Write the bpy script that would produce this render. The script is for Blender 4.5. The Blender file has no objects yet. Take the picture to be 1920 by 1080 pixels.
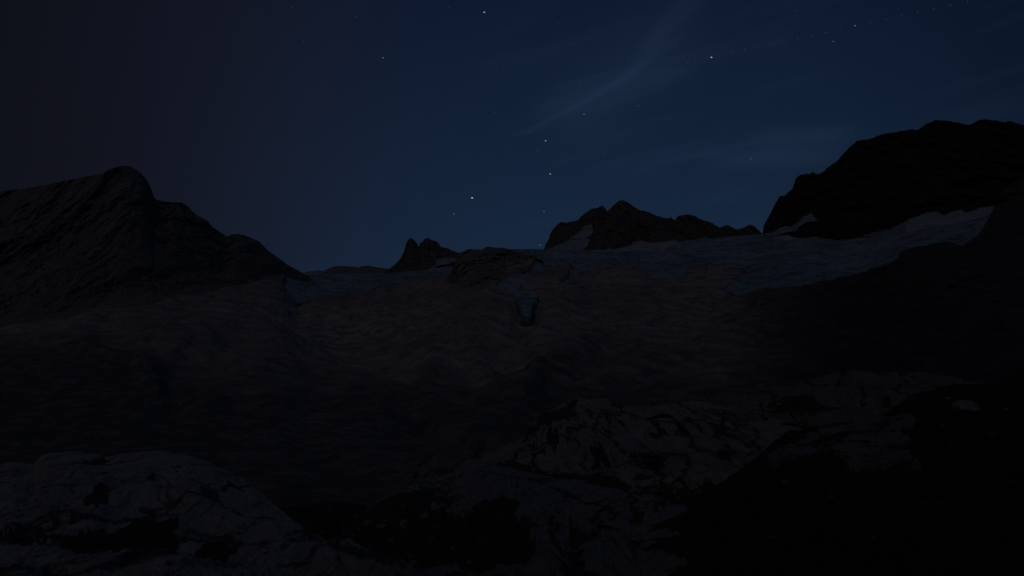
import bpy, math, random
import numpy as np

# ------------------------------------------------------------------ camera
S = bpy.context.scene
COL = S.collection
F = 1507.0                      # focal length in photo pixels (1920 wide)
PITCH = math.atan(180 / F)
SP, CP = math.sin(PITCH), math.cos(PITCH)
cam_d = bpy.data.cameras.new("camera")
cam_d.sensor_width = 36
cam_d.lens = 36 * F / 1920
cam_d.clip_start = 0.1
cam_d.clip_end = 120000
cam = bpy.data.objects.new("camera", cam_d)
cam.rotation_euler = (math.pi / 2 + PITCH, 0, 0)
COL.objects.link(cam)
S.camera = cam
S.view_settings.view_transform = 'Standard'
S.view_settings.look = 'None'
S.view_settings.exposure = 0
S.view_settings.gamma = 1
S.view_settings.use_curve_mapping = False


def ray(u, v):
    """direction through a point of the photo, scaled so that its world-y is 1"""
    x = (np.asarray(u, float) - 960) / F
    y = (540 - np.asarray(v, float)) / F
    dy = CP - y * SP
    return x / dy, (SP + y * CP) / dy


# ------------------------------------------------------------------ world (night sky)
def lin(c):
    return tuple(((x / 255) / 12.92 if x <= 10.3 else ((x / 255 + .055) / 1.055) ** 2.4) for x in c)


W = bpy.data.worlds.new("World")
S.world = W
W.use_nodes = True
nt = W.node_tree
nt.nodes.clear()
N = nt.nodes.new
L = nt.links.new
SKY = 0.1                       # background strength


def mth(op, a, b=None, c=None, clamp=False):
    n = N('ShaderNodeMath')
    n.operation = op
    n.use_clamp = clamp
    for i, q in enumerate((a, b, c)):
        if q is None:
            continue
        if isinstance(q, (int, float)):
            n.inputs[i].default_value = q
        else:
            L(q, n.inputs[i])
    return n.outputs[0]


def mix(f, a, b, blend='MIX'):
    n = N('ShaderNodeMix')
    n.data_type = 'RGBA'
    n.blend_type = blend
    for i, q in ((0, f), (6, a), (7, b)):
        if isinstance(q, (int, float)):
            n.inputs[i].default_value = q
        elif isinstance(q, tuple):
            n.inputs[i].default_value = (*q[:3], 1)
        else:
            L(q, n.inputs[i])
    return n.outputs[2]


def ramp01(x, a, b):
    n = N('ShaderNodeMapRange')
    n.interpolation_type = 'SMOOTHSTEP'
    L(x, n.inputs[0])
    n.inputs[1].default_value = a
    n.inputs[2].default_value = b
    return n.outputs[0]


geo = N('ShaderNodeTexCoord')
sep = N('ShaderNodeSeparateXYZ')
L(geo.outputs['Generated'], sep.inputs[0])
dx, dyy, dz = sep.outputs
az = mth('ARCTAN2', dx, dyy)                                # 0 straight ahead, + to the right
el = mth('ARCSINE', mth('MULTIPLY', dz, 0.9999))


def k(c):
    return tuple(x / SKY for x in lin(c))


def azel(u, v):
    a, b = ray(u, v)
    return math.atan2(a, 1), math.atan2(b, math.hypot(a, 1))


# vertical run of colour: brighter near the horizon, deep blue higher up
g = ramp01(el, 0.02, 0.62)
base = mix(g, k((23.5, 40.3, 62)), k((10.5, 20.8, 43)))
g2 = ramp01(el, 0.5, 1.4)
base = mix(g2, base, k((17, 29, 47)))  # zenith, out of view, brightened to add blue fill
# the far left of the sky is dull and a little brown (town glow on thin cloud)
gl = ramp01(az, 0.02, -0.56)
wn = N('ShaderNodeTexNoise')
wn.inputs['Scale'].default_value = 1.5
wn.inputs['Detail'].default_value = 3
L(geo.outputs['Generated'], wn.inputs['Vector'])
base = mix(mth('MULTIPLY', gl, mth('ADD', 0.62, mth('MULTIPLY', wn.outputs[0], 0.60)), clamp=True), base, k((23, 24, 35.5)))
# lens falloff painted as dimmer far sides; unseen sky behind kept brighter as fill
gd = mth('MULTIPLY', ramp01(mth('ABSOLUTE', mth('ADD', az, -0.04)), 0.22, 0.80), ramp01(mth('ABSOLUTE', az), 1.9, 1.1))
base = mix(mth('MULTIPLY', gd, 0.62), base, (0.004 / 1, 0.007, 0.014))
# faint high wisps
cs = N('ShaderNodeCombineXYZ')
L(mth('MULTIPLY', az, 2.2), cs.inputs[0])
L(mth('ADD', mth('MULTIPLY', el, 15), mth('MULTIPLY', az, -2.5)), cs.inputs[1])
wi = N('ShaderNodeTexNoise')
wi.inputs['Scale'].default_value = 1.6
wi.inputs['Detail'].default_value = 5
wi.inputs['Roughness'].default_value = 0.55
wi.inputs['Distortion'].default_value = 0.5
L(cs.outputs[0], wi.inputs['Vector'])
wisp = mth('MULTIPLY', ramp01(wi.outputs[0], 0.48, 0.78), ramp01(az, -0.12, 0.12))
base = mix(mth('MULTIPLY', wisp, 0.22), base, k((40, 56, 80)))


# old aircraft trail spreading in the high air: bands along great-circle like lines
def band(p, q, w0, w1, amp, f0=0.1, f1=0.1):
    """soft streak from p to q (photo points turned to azimuth / elevation)"""
    (a0, e0), (a1, e1) = azel(*p), azel(*q)
    ln = math.hypot(a1 - a0, e1 - e0)
    tx, ty = (a1 - a0) / ln, (e1 - e0) / ln
    ra = mth('SUBTRACT', az, a0)
    re = mth('SUBTRACT', el, e0)
    t = mth('DIVIDE', mth('ADD', mth('MULTIPLY', ra, tx), mth('MULTIPLY', re, ty)), ln)
    d = mth('ABSOLUTE', mth('ADD', mth('SUBTRACT', mth('MULTIPLY', ra, ty), mth('MULTIPLY', re, tx)),
                            mth('MULTIPLY', mth('SUBTRACT', wi.outputs[0], 0.5), 0.02)))
    wd = mth('ADD', w0, mth('MULTIPLY', mth('MAXIMUM', mth('MINIMUM', t, 1.0), 0.0), w1 - w0))
    s = mth('DIVIDE', d, wd)
    body = mth('POWER', 2.718, mth('MULTIPLY', mth('MULTIPLY', s, s), -1.0))
    ends = mth('MULTIPLY', ramp01(t, -f0, f0), ramp01(t, 1 + f1, 1 - f1))
    return mth('MULTIPLY', mth('MULTIPLY', body, ends), amp)


tr = mth('ADD', band((1325, -25), (1180, 132), 0.014, 0.006, 0.042, .2, .3), band((1250, 92), (985, 246), 0.005, 0.003, 0.055, .3, .2))
tr = mth('ADD', tr, band((1300, -30), (1215, 75), 0.006, 0.005, 0.03, .2, .4))
tr = mth('ADD', tr, band((1290, 60), (1050, 230), 0.05, 0.045, 0.05, .3, .3))
tr = mth('ADD', tr, band((1420, 262), (1590, 250), 0.010, 0.012, 0.07, .3, .3))
tr = mth('ADD', tr, band((1350, 300), (1560, 290), 0.009, 0.010, 0.07, .3, .3))
base = mix(mth('MINIMUM', tr, 1.0), base, k((62, 82, 112)))
# below the skyline there is only dark land
base = mix(ramp01(el, -0.02, -0.12), base, (0.004, 0.005, 0.008))
# a trace of real scattered twilight from the sun far below the horizon
ns = N('ShaderNodeTexSky')
ns.sky_type = 'NISHITA'
ns.sun_disc = False
ns.sun_elevation = math.radians(-4)
ns.sun_rotation = math.radians(-125)
ns.altitude = 2200
SUNAZ, SUNEL = -158, 40
mx = N('ShaderNodeMix')
mx.data_type = 'RGBA'
mx.blend_type = 'ADD'
mx.inputs[0].default_value = 0.02
L(base, mx.inputs[6])
L(ns.outputs[0], mx.inputs[7])
bg = N('ShaderNodeBackground')
L(mx.outputs[2], bg.inputs[0])
bg.inputs[1].default_value = SKY
wo = N('ShaderNodeOutputWorld')
L(bg.outputs[0], wo.inputs[0])

# ------------------------------------------------------------------ moonlight (the one sun lamp)
sd = bpy.data.lights.new("moonlight", 'SUN')
sd.energy = 0.062
sd.angle = math.radians(9)
sd.color = (1.0, 0.84, 0.72)
so = bpy.data.objects.new("moonlight", sd)
a_, e_ = math.radians(SUNAZ), math.radians(SUNEL)
from mathutils import Vector
dirv = Vector((math.sin(a_) * math.cos(e_), math.cos(a_) * math.cos(e_), math.sin(e_)))
so.rotation_euler = dirv.to_track_quat('Z', 'Y').to_euler()
COL.objects.link(so)

# ------------------------------------------------------------------ noise
RS = np.random.RandomState(11)
PERM = RS.permutation(4096)
GR = RS.normal(size=(4096, 3))
GR /= np.linalg.norm(GR, axis=1)[:, None]


def perlin(x, y, z):
    x, y, z = np.broadcast_arrays(x, y, z)
    xi, yi, zi = np.floor(x), np.floor(y), np.floor(z)
    fx, fy, fz = x - xi, y - yi, z - zi
    xi, yi, zi = xi.astype(np.int64), yi.astype(np.int64), zi.astype(np.int64)
    s = lambda t: t * t * t * (t * (t * 6 - 15) + 10)
    ux, uy, uz = s(fx), s(fy), s(fz)
    out = 0
    for a in (0, 1):
        wa = ux if a else 1 - ux
        for b in (0, 1):
            wb = uy if b else 1 - uy
            for c in (0, 1):
                wc = uz if c else 1 - uz
                h = PERM[(PERM[(PERM[(xi + a) & 4095] + yi + b) & 4095] + zi + c) & 4095]
                gg = GR[h]
                out = out + wa * wb * wc * (gg[..., 0] * (fx - a) + gg[..., 1] * (fy - b) + gg[..., 2] * (fz - c))
    return out * 1.5


def fbm(P, wl, octs=5, rough=0.5, ridged=False, st=(1, 1, 1), off=0.0):
    x, y, z = P
    a, t, n = 1.0, 0, 0
    f = 1 / wl
    for i in range(octs):
        q = perlin(x * f * st[0] + off + 17.3 * i, y * f * st[1] + 5.1 * i, z * f * st[2] + 9.7 * i)
        if ridged:
            q = 1 - 2 * np.abs(q) * 1.3
        t = t + a * q
        n += a
        a *= rough
        f *= 2.03
    return t / n


def inpoly(U, V, poly):
    r = np.zeros(U.shape, bool)
    n = len(poly)
    for i in range(n):
        x0, y0 = poly[i]
        x1, y1 = poly[(i + 1) % n]
        if y0 == y1:
            continue
        c = ((y0 > V) != (y1 > V)) & (U < (x1 - x0) * (V - y0) / (y1 - y0) + x0)
        r ^= c
    return r


def blur(m, n=1):
    m = m.astype(float)
    for _ in range(n):
        p = np.pad(m, 1, mode='edge')
        m = (p[:-2, 1:-1] + p[2:, 1:-1] + p[1:-1, :-2] + p[1:-1, 2:] + 2 * p[1:-1, 1:-1]) / 6
    return m


def sst(x, a, b):
    t = np.clip((x - a) / (b - a), 0, 1)
    return t * t * (3 - 2 * t)


# ------------------------------------------------------------------ mesh helpers
def grid_mesh(name, X, Y, Z, mat, keep=None, attrs=None, smooth=True, kind='structure'):
    r, c = X.shape
    co = np.stack([X, Y, Z], -1).reshape(-1, 3).astype(np.float32)
    idx = np.arange(r * c).reshape(r, c)
    q = np.stack([idx[:-1, :-1], idx[:-1, 1:], idx[1:, 1:], idx[1:, :-1]], -1)
    if keep is not None:
        kf = keep[:-1, :-1] | keep[:-1, 1:] | keep[1:, 1:] | keep[1:, :-1]
        q = q[kf]
    q = q.reshape(-1, 4)
    used = np.unique(q)
    re = np.full(r * c, -1, np.int64)
    re[used] = np.arange(len(used))
    q = re[q]
    co = co[used]
    me = bpy.data.meshes.new(name)
    me.vertices.add(len(co))
    me.vertices.foreach_set('co', co.ravel())
    me.loops.add(q.size)
    me.loops.foreach_set('vertex_index', q.ravel().astype(np.int32))
    me.polygons.add(len(q))
    me.polygons.foreach_set('loop_start', np.arange(0, q.size, 4, dtype=np.int32))
    me.polygons.foreach_set('loop_total', np.full(len(q), 4, np.int32))
    me.polygons.foreach_set('use_smooth', np.full(len(q), smooth))
    me.update()
    for k_, a in (attrs or {}).items():
        at = me.attributes.new(k_, 'FLOAT', 'POINT')
        at.data.foreach_set('value', a.reshape(-1)[used].astype(np.float32))
    me.materials.append(mat)
    o = bpy.data.objects.new(name, me)
    COL.objects.link(o)
    if kind:
        o['kind'] = kind
    return o


def tag(o, label, cat, group=None):
    o['label'] = label
    o['category'] = cat
    if group:
        o['group'] = group
    return o


def scurve(pts, w=50):
    return scurve_of(curve(pts), w)


def scurve_of(c, w):
    return lambda u: sum(c(np.asarray(u) + o) * g for o, g in zip(np.linspace(-w, w, 9), (.02, .07, .12, .18, .22, .18, .12, .07, .02)))


def curve(pts):
    p = np.array(pts, float)
    return lambda u: np.interp(u, p[:, 0], p[:, 1])


# ------------------------------------------------------------------ materials
class M:
    def __init__(s, name, rough=0.9):
        s.m = bpy.data.materials.new(name)
        s.m.use_nodes = True
        s.t = s.m.node_tree
        s.b = s.t.nodes['Principled BSDF']
        s.b.inputs['Roughness'].default_value = rough
        s.b.inputs['Specular IOR Level'].default_value = 0.25
        s.tc = s.t.nodes.new('ShaderNodeTexCoord').outputs['Object']

    def n(s, t, **kw):
        n = s.t.nodes.new(t)
        for a, b in kw.items():
            setattr(n, a, b)
        return n

    def link(s, a, b):
        s.t.links.new(a, b)

    def mapped(s, sc=(1, 1, 1), rot=(0, 0, 0)):
        m = s.n('ShaderNodeMapping')
        m.inputs['Scale'].default_value = sc
        m.inputs['Rotation'].default_value = rot
        s.link(s.tc, m.inputs[0])
        return m.outputs[0]

    def noise(s, wl, det=6, rough=0.6, vec=None, dist=0.0):
        n = s.n('ShaderNodeTexNoise')
        n.inputs['Scale'].default_value = 1 / wl
        n.inputs['Detail'].default_value = det
        n.inputs['Roughness'].default_value = rough
        n.inputs['Distortion'].default_value = dist
        s.link(vec or s.tc, n.inputs['Vector'])
        return n.outputs[0]

    def mr(s, x, a, b, c=0.0, d=1.0):
        n = s.n('ShaderNodeMapRange', interpolation_type='SMOOTHSTEP')
        s.link(x, n.inputs[0])
        for i, q in enumerate((a, b, c, d)):
            n.inputs[i + 1].default_value = q
        return n.outputs[0]

    def mix(s, f, a, b, blend='MIX'):
        n = s.n('ShaderNodeMix', data_type='RGBA', blend_type=blend)
        for i, q in ((0, f), (6, a), (7, b)):
            if isinstance(q, (int, float)):
                n.inputs[i].default_value = q
            elif isinstance(q, tuple):
                n.inputs[i].default_value = (*q, 1)
            else:
                s.link(q, n.inputs[i])
        return n.outputs[2]

    def math(s, op, a, b):
        n = s.n('ShaderNodeMath', operation=op)
        for i, q in enumerate((a, b)):
            if isinstance(q, (int, float)):
                n.inputs[i].default_value = q
            else:
                s.link(q, n.inputs[i])
        return n.outputs[0]

    def attr(s, nm):
        return s.n('ShaderNodeAttribute', attribute_name=nm).outputs['Fac']

    def color(s, c):
        s.link(c, s.b.inputs['Base Color'])

    def bump(s, h, dist, strength=1.0):
        n = s.n('ShaderNodeBump')
        n.inputs['Strength'].default_value = strength
        n.inputs['Distance'].default_value = dist
        s.link(h, n.inputs['Height'])
        s.link(n.outputs[0], s.b.inputs['Normal'])


def far_rock(name, c0, c1, dark, wl=60.0, st=(1, 1, 0.35), foot=(.15, .135, .12)):
    m = M(name)
    mp = m.mapped(st)
    a = m.noise(wl * 4, 5, 0.55, mp)
    b = m.noise(wl * 0.45, 8, 0.72, mp, 0.3)
    c = m.mix(m.mr(a, 0.35, 0.65), c0, c1)
    c = m.mix(m.mr(b, 0.60, 0.38), c, dark)
    v = m.noise(wl * 0.12, 5, 0.7)
    c = m.mix(m.mr(v, 0.35, 0.7), c, c1)
    f = m.mr(m.math('ADD', m.attr('foot'), m.math('MULTIPLY', m.math('SUBTRACT', b, 0.5), 1.2)), 0.3, 0.8)
    c = m.mix(f, c, foot)
    m.color(c)
    m.bump(m.math('ADD', b, m.math('MULTIPLY', v, 0.4)), wl * 0.10)
    return m.m


ROCK_H = far_rock('rock_left_massif', (.185, .165, .15), (.135, .12, .105), (.07, .064, .058), 55, (1, .6, .6))
ROCK_G = far_rock('rock_far_peaks', (.15, .14, .13), (.10, .09, .08), (.045, .042, .04), 60, (1, 1, .4))
ROCK_F = far_rock('rock_right_massif', (.045, .045, .047), (.030, .030, .032), (.014, .014, .015), 70, (1, 1, .4), foot=(.03, .03, .03))
ROCK_R = far_rock('rock_shoulder', (.085, .083, .084), (.055, .055, .056), (.028, .028, .03), 50, (1, 1, .7), foot=(.06, .06, .062))
ROCK_C = far_rock('rock_ridge', (.26, .225, .20), (.18, .16, .14), (.10, .09, .08), 38, (1, 1, 1), foot=(.22, .195, .175))


def slab_rock():
    m = M('rock_slab_slope')
    mp = m.mapped((1, .8, 1), (0, 0, .5))
    a = m.noise(420, 5, 0.55)
    b = m.noise(38, 9, 0.74, mp, 0.6)
    v = m.noise(7, 6, 0.7)
    c = m.mix(m.mr(a, 0.35, 0.62), (.37, .33, .30), (.26, .24, .22))
    c = m.mix(m.mr(b, 0.58, 0.36), c, (.12, .11, .10))
    c = m.mix(m.mr(v, 0.45, 0.75), c, (.34, .30, .28))
    # alpine turf lower down and nearer, in patches; right slope shade painted over it
    tf = m.attr('turf')
    gg = m.noise(60, 7, 0.7)
    f2 = m.noise(1.7, 5, 0.75)
    g3 = m.noise(16, 8, 0.75, mp, 0.5)
    bare = m.mr(g3, 0.47, 0.6)
    c = m.mix(m.mr(m.math('ADD', tf, m.math('MULTIPLY', m.math('SUBTRACT', gg, 0.5), 0.9)), 0.30, 0.95), c, m.mix(bare, (.075, .077, .075), (.17, .165, .165)))
    c = m.mix(m.mr(m.math('ADD', m.attr('slope_shade'), m.math('MULTIPLY', m.math('SUBTRACT', gg, 0.5), 0.7)), 0.25, 1.0), c, m.mix(bare, (.030, .032, .034), (.075, .074, .078)))
    c = m.mix(m.mr(f2, .38, .62), m.mix(.28, c, (.0, .0, .0)), c)
    m.color(c)
    m.bump(m.math('ADD', b, m.math('MULTIPLY', v, 0.3)), 6)
    return m.m


ROCK_T = slab_rock()


def ice_mat():
    m = M('glacier_ice', 0.7)
    mp = m.mapped((1, .25, 1), (0, 0, .35))
    a = m.noise(300, 5, 0.55, mp)
    b = m.noise(26, 8, 0.7, mp, 0.8)
    d = m.noise(90, 6, 0.7, mp, 1.2)
    c = m.mix(m.mr(a, 0.35, 0.65), (.195, .26, .305), (.265, .325, .37))
    c = m.mix(m.mr(b, 0.55, 0.35), c, (.095, .135, .16))
    c = m.mix(m.mr(d, 0.60, 0.76), c, (.16, .18, .195))
    cv = m.noise(11, 5, 0.6, m.mapped((.16, 1, 1), (0, 0, -.25)), 1.5)
    cz = m.noise(150, 3, 0.5)
    cl = m.math('MULTIPLY', m.mr(cv, .545, .60), m.mr(cz, .44, .56))
    c = m.mix(m.math('MULTIPLY', cl, .75), c, (.05, .08, .10))
    c = m.mix(m.mr(m.math('ADD', m.attr('rim'), m.math('MULTIPLY', m.math('SUBTRACT', b, 0.5), 1.6)), .35, .8), c, (.15, .14, .135))
    c = m.mix(m.attr('snow'), c, (.34, .37, .42))
    m.color(c)
    m.bump(m.math('SUBTRACT', m.math('ADD', b, d), cl), 7)
    return m.m


ICE = ice_mat()


def snow_mat():
    m = M('old_snow', 0.8)
    a = m.noise(35, 6, 0.65)
    m.color(m.mix(m.mr(a, 0.35, 0.65), (.27, .30, .36), (.19, .215, .27)))
    m.bump(a, 3)
    return m.m


SNOW = snow_mat()


def near_rock(name, c0, c1, rotz=0.5, runnel=0.0):
    m = M(name)
    a = m.noise(5, 6, 0.6)
    mp = m.mapped((1, .3, 1.4), (0.1, 0.1, rotz))
    b = m.noise(1.1, 10, 0.72, mp, 0.5)
    fine = m.noise(0.16, 6, 0.7)
    c = m.mix(m.mr(a, 0.38, 0.62), c0, c1)
    c = m.mix(m.mr(b, 0.50, 0.30), c, tuple(x * .52 for x in c1))
    c = m.mix(m.mr(fine, 0.35, 0.75), c, tuple(min(1, x * 1.12) for x in c0))
    # open joints
    vo = m.n('ShaderNodeTexVoronoi', feature='DISTANCE_TO_EDGE')
    vo.inputs['Scale'].default_value = 0.28
    wv = m.n('ShaderNodeMix', data_type='VECTOR')
    nn = m.n('ShaderNodeTexNoise')
    nn.inputs['Scale'].default_value = 0.7
    nn.inputs['Detail'].default_value = 5
    m.link(m.tc, nn.inputs['Vector'])
    wv.inputs[0].default_value = 0.4
    m.link(m.mapped((1, .45, 1.2), (0, 0, rotz)), wv.inputs[4])
    sc = m.n('ShaderNodeVectorMath', operation='SCALE')
    sc.inputs['Scale'].default_value = 3.0
    m.link(nn.outputs['Color'], sc.inputs[0])
    m.link(sc.outputs[0], wv.inputs[5])
    m.link(wv.outputs[1], vo.inputs['Vector'])
    cr = m.mr(vo.outputs['Distance'], 0.03, 0.003)
    c = m.mix(cr, c, tuple(x * .3 for x in c1))
    for wl_, rz_, wid in ((2.4, rotz, .010), (.9, rotz + 1.1, .012)):
        fr = m.noise(wl_, 3, .6, m.mapped((1, .25, .8), (.1, 0, rz_)), .4)
        ab = m.n('ShaderNodeMath', operation='ABSOLUTE')
        m.link(m.math('SUBTRACT', fr, .5), ab.inputs[0])
        c = m.mix(m.mr(ab.outputs[0], wid, .0, 0, .8), c, tuple(x * .3 for x in c1))
    h = m.math('ADD', b, m.math('MULTIPLY', fine, 0.15))
    h = m.math('SUBTRACT', h, m.math('MULTIPLY', cr, 0.7))
    if runnel:
        # water-worn runnels down the steep face: narrow, upright, dark with algae
        mv = m.mapped((1, .1, .07))
        r = m.noise(.8, 4, 0.65, mv, 0.2)
        g_ = m.noise(6, 3, 0.5)
        rr = m.math('MULTIPLY', m.mr(r, 0.535, 0.59), m.math('MULTIPLY', m.mr(g_, 0.42, 0.55), m.attr('face')))
        c = m.mix(m.math('MULTIPLY', rr, runnel), c, (.018, .018, .016))
        h = m.math('SUBTRACT', h, m.math('MULTIPLY', rr, 0.5))
    ve = m.noise(1.4, 7, 0.75)
    vm = m.mr(m.math('ADD', m.attr('veg'), m.math('MULTIPLY', m.math('SUBTRACT', ve, 0.5), 0.7)), 0.36, 0.62)
    c = m.mix(vm, c, m.mix(fine, (.022, .024, .018), (.055, .055, .046)))
    m.color(c)
    m.bump(h, 0.45)
    return m.m


ROCK_K = near_rock('limestone_dome', (.29, .29, .285), (.22, .22, .218), 0.9)
ROCK_J = near_rock('limestone_whaleback', (.20, .20, .195), (.15, .15, .15), -0.6)
ROCK_I = near_rock('limestone_cliff', (.22, .208, .20), (.17, .162, .158), 0.3, 1.0)
ROCK_L = near_rock('limestone_ledges', (.14, .135, .13), (.10, .095, .09), 1.2)
ROCK_S = near_rock('limestone_slab', (.17, .168, .165), (.13, .13, .128), 0.2)


def turf_mat():
    m = M('alpine_turf', 1.0)
    a = m.noise(1.6, 7, 0.7)
    b = m.noise(0.12, 5, 0.7)
    c = m.mix(m.mr(a, 0.40, 0.66), (.010, .012, .007), (.022, .023, .013))
    c = m.mix(m.mr(b, 0.55, 0.75), c, (.03, .028, .018))
    m.color(c)
    m.bump(m.math('ADD', a, m.math('MULTIPLY', b, 0.25)), 0.25)
    return m.m


TURF = turf_mat()


# ------------------------------------------------------------------ generic ridge sheet
def sheet(name, mat, us, top, bot, Dtop, Dbot, rows=120, k_=1.0, jag=0.0, jagw=6.0, relief=(), back=None,
          attrs=None, logd=False, dfn=None, kindv='structure', smooth=True, seed=0.0, only=None, lift=0.0,
          flat=None, ff=0.0, sink=None, smtop=0):
    """Solid landform: the front rises from bot to top (rows of the photo) while its distance
    grows from Dbot to Dtop; behind the crest it falls away again."""
    U = np.tile(us, (rows, 1))
    s = np.linspace(0, 1, rows)[:, None] ** 0.8
    vt, vb = top(us)[None, :], bot(us)[None, :]
    if jag:
        j = perlin(us / jagw + seed, 0.5, 1.7) + 0.6 * perlin(us / (jagw * .43) + seed, 2.5, 0.7) + .35 * perlin(us / (jagw * .2) + seed, 7.5, 3.7)
        vt = vt + jag * j[None, :]
    if smtop:
        vs_ = scurve_of(top, smtop)(us)[None, :]
        vs_ = np.minimum(vs_, vb - 5)
        V = vb + (vs_ - vb) * s + (vt - vs_) * s ** 9
    else:
        V = vb + (vt - vb) * s
    a, b = Dbot(us)[None, :], Dtop(us)[None, :]
    D = a * (b / a) ** (s ** k_) if logd else a + (b - a) * s ** k_
    if dfn is not None:
        D = dfn(U, V, s)
    rx, rz = ray(U, V)
    X, Y, Z = D * rx, D.copy(), D * rz
    crest = 1 - s ** 10 * 0.92
    face = np.ones_like(s)
    if ff:
        crest = crest * (.1 + .9 * sst(s, 0, ff))
        face = face * (.1 + .9 * sst(s, 0, ff))
    if flat is not None:
        crest = crest * flat(U, V)
        face = face * flat(U, V)
    foot = np.ones_like(s)
    Sm = s + 0 * U
    P = (X + seed * 31, Y, Z)
    for (wl, amp, ridged, st, ax) in relief:
        q = fbm(P, wl, 6, 0.58, ridged, st, seed)
        if ax == 'z':
            Z = Z + q * amp * crest
        else:                       # in and out of the face
            q = (q - (.6 if ridged else 0)) * amp * face
            X = X - q * rx
            Y = Y - q
            Z = Z - q * rz
    if sink is not None:
        Z = Z - sink(U, V, s)
    if lift:
        X, Y, Z = X - lift * rx, Y - lift, Z - lift * rz
    at = attrs(U, V, Sm) if attrs else {'foot': 1 - sst(Sm, 0, max(ff, .001) * 1.6)}
    if only is not None:
        kp = only(U, V, X, Y, Z)
        return grid_mesh(name, X, Y, Z, mat, keep=kp, attrs=at, smooth=smooth, kind=kindv)
    # back of the landform
    nb, drop, run = back or (10, 1.2, 1.0)
    H = (Dtop(us) * 0.10)[None, :] if drop is None else 0
    tb = np.linspace(0, 1, nb + 1)[1:, None]
    ht = np.maximum((b - a), 0.02 * b) if dfn is None else D[-1:] * .3
    Xb = X[-1] * (1 + 0 * tb) + tb * ht * run * rx[-1]
    Yb = Y[-1] + tb * ht * run
    Zb = Z[-1] - (tb ** 1.3) * drop * ht
    wob = fbm((Xb, Yb, Zb), float(np.mean(ht)) * .5 + .01, 4) * ht * .12 * tb
    Zb = Zb + wob
    X, Y, Z = np.vstack([X, Xb]), np.vstack([Y, Yb]), np.vstack([Z, Zb])
    at = {k2: np.vstack([v2, np.repeat(v2[-1:], nb, 0)]) for k2, v2 in at.items()}
    return grid_mesh(name, X, Y, Z, mat, attrs=at, smooth=smooth, kind=kindv)


const = lambda c: (lambda u: np.full(np.shape(u), float(c)))

# ------------------------------------------------------------------ valley floor and slab slopes
T_TOP = curve([(-500, 600), (0, 602), (150, 585), (300, 560), (450, 536), (530, 520), (560, 516), (620, 514), (700, 512), (740, 511),
               (800, 506), (850, 498), (900, 478), (955, 467), (1020, 467), (1100, 469), (1150, 468), (1200, 457), (1270, 453),
               (1330, 447), (1432, 438), (1480, 430), (1530, 428), (1570, 441), (1637, 437), (1700, 412), (1755, 400), (1865, 386), (1920, 380), (2500, 370)])
T_D = scurve([(-500, 1400), (0, 1600), (150, 1700), (300, 1900), (450, 2400), (530, 2900), (560, 3400), (620, 3800), (740, 3900), (850, 3800),
             (955, 3700), (1100, 3900), (1270, 4000), (1432, 3900), (1530, 3600), (1600, 3400), (1700, 3100), (1865, 2600), (1920, 2500), (2500, 2300)])
_v = np.array([467, 485, 515, 550, 590, 650, 720, 800, 850, 900, 1000, 1150])
_d = np.array([3600, 3300, 2700, 2130, 1700, 1250, 900, 560, 450, 350, 240, 150])


def t_dist(U, V):
    vt = T_TOP(U)
    vv = 467 + (V - vt) * (1150 - 467) / (1150 - vt)
    D = np.exp(np.interp(vv, _v, np.log(_d)))
    t = np.clip((vv - 467) / 560, 0, 1)
    return D * (T_D(U) / 3600 * (1 - t) + t)


ICE_POLYS = {
    'main': [(925, 460), (955, 462), (1020, 463), (1100, 464), (1250, 440), (1432, 425), (1530, 395), (1600, 425), (1750, 385), (1880, 375), (1870, 400), (1845, 450), (1805, 475), (1740, 478), (1700, 490),
             (1655, 499), (1610, 514), (1578, 522), (1530, 535), (1480, 541), (1415, 545), (1377, 548), (1357, 543), (1382, 523), (1399, 507), (1354, 504), (1335, 507),
             (1322, 501), (1337, 490), (1304, 495), (1274, 518), (1240, 519), (1227, 515), (1195, 509), (1185, 496), (1140, 500), (1110, 507),
             (1082, 523), (1057, 541), (1052, 536), (1063, 520), (1076, 499), (1058, 497), (1030, 508), (1000, 519), (976, 535), (988, 543),
             (1011, 552), (1004, 570), (992, 590), (982, 593), (973, 578), (967, 560), (955, 546), (930, 540), (950, 520), (996, 505),
             (1012, 487), (975, 475), (952, 467)],
    'left': [(535, 519), (560, 514), (620, 511), (680, 505), (740, 505), (800, 500), (860, 480), (862, 505), (850, 519), (838, 523), (790, 526), (740, 533),
             (690, 543), (645, 549), (605, 564), (578, 568), (566, 573), (556, 572), (549, 562), (536, 550), (532, 535)],
}
SNOW_POLYS = [[(1432, 425), (1530, 390), (1600, 425), (1750, 380), (1880, 375), (1880, 400), (1780, 425), (1700, 432), (1620, 446), (1540, 449), (1450, 448)],
              [(1177, 462), (1190, 454), (1265, 450), (1276, 458), (1230, 466), (1140, 473), (1100, 470)],
              [(820, 486), (857, 484), (853, 493), (838, 494), (818, 503), (805, 508)]]


def t_base(us, vs):
    U, V0 = np.meshgrid(us, vs)
    vt = T_TOP(U)
    V = vt + (V0 - 440) / (1150 - 440) * (1150 - vt)
    D = t_dist(U, V)
    rx, rz = ray(U, V)
    return U, V, D * rx, D, D * rz


def ice_mask(U, V):
    wu = perlin(U / 9, V / 5, 3.3) * 4 + perlin(U / 3.5, V / 2.5, 8.3) * 2
    wv = perlin(U / 9, V / 5, 6.3) * 2 + perlin(U / 3.5, V / 2.5, 1.3) * 1.2
    m = np.zeros(U.shape, bool)
    for p in ICE_POLYS.values():
        m |= inpoly(U + wu, V + wv, p)
    return m


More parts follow.
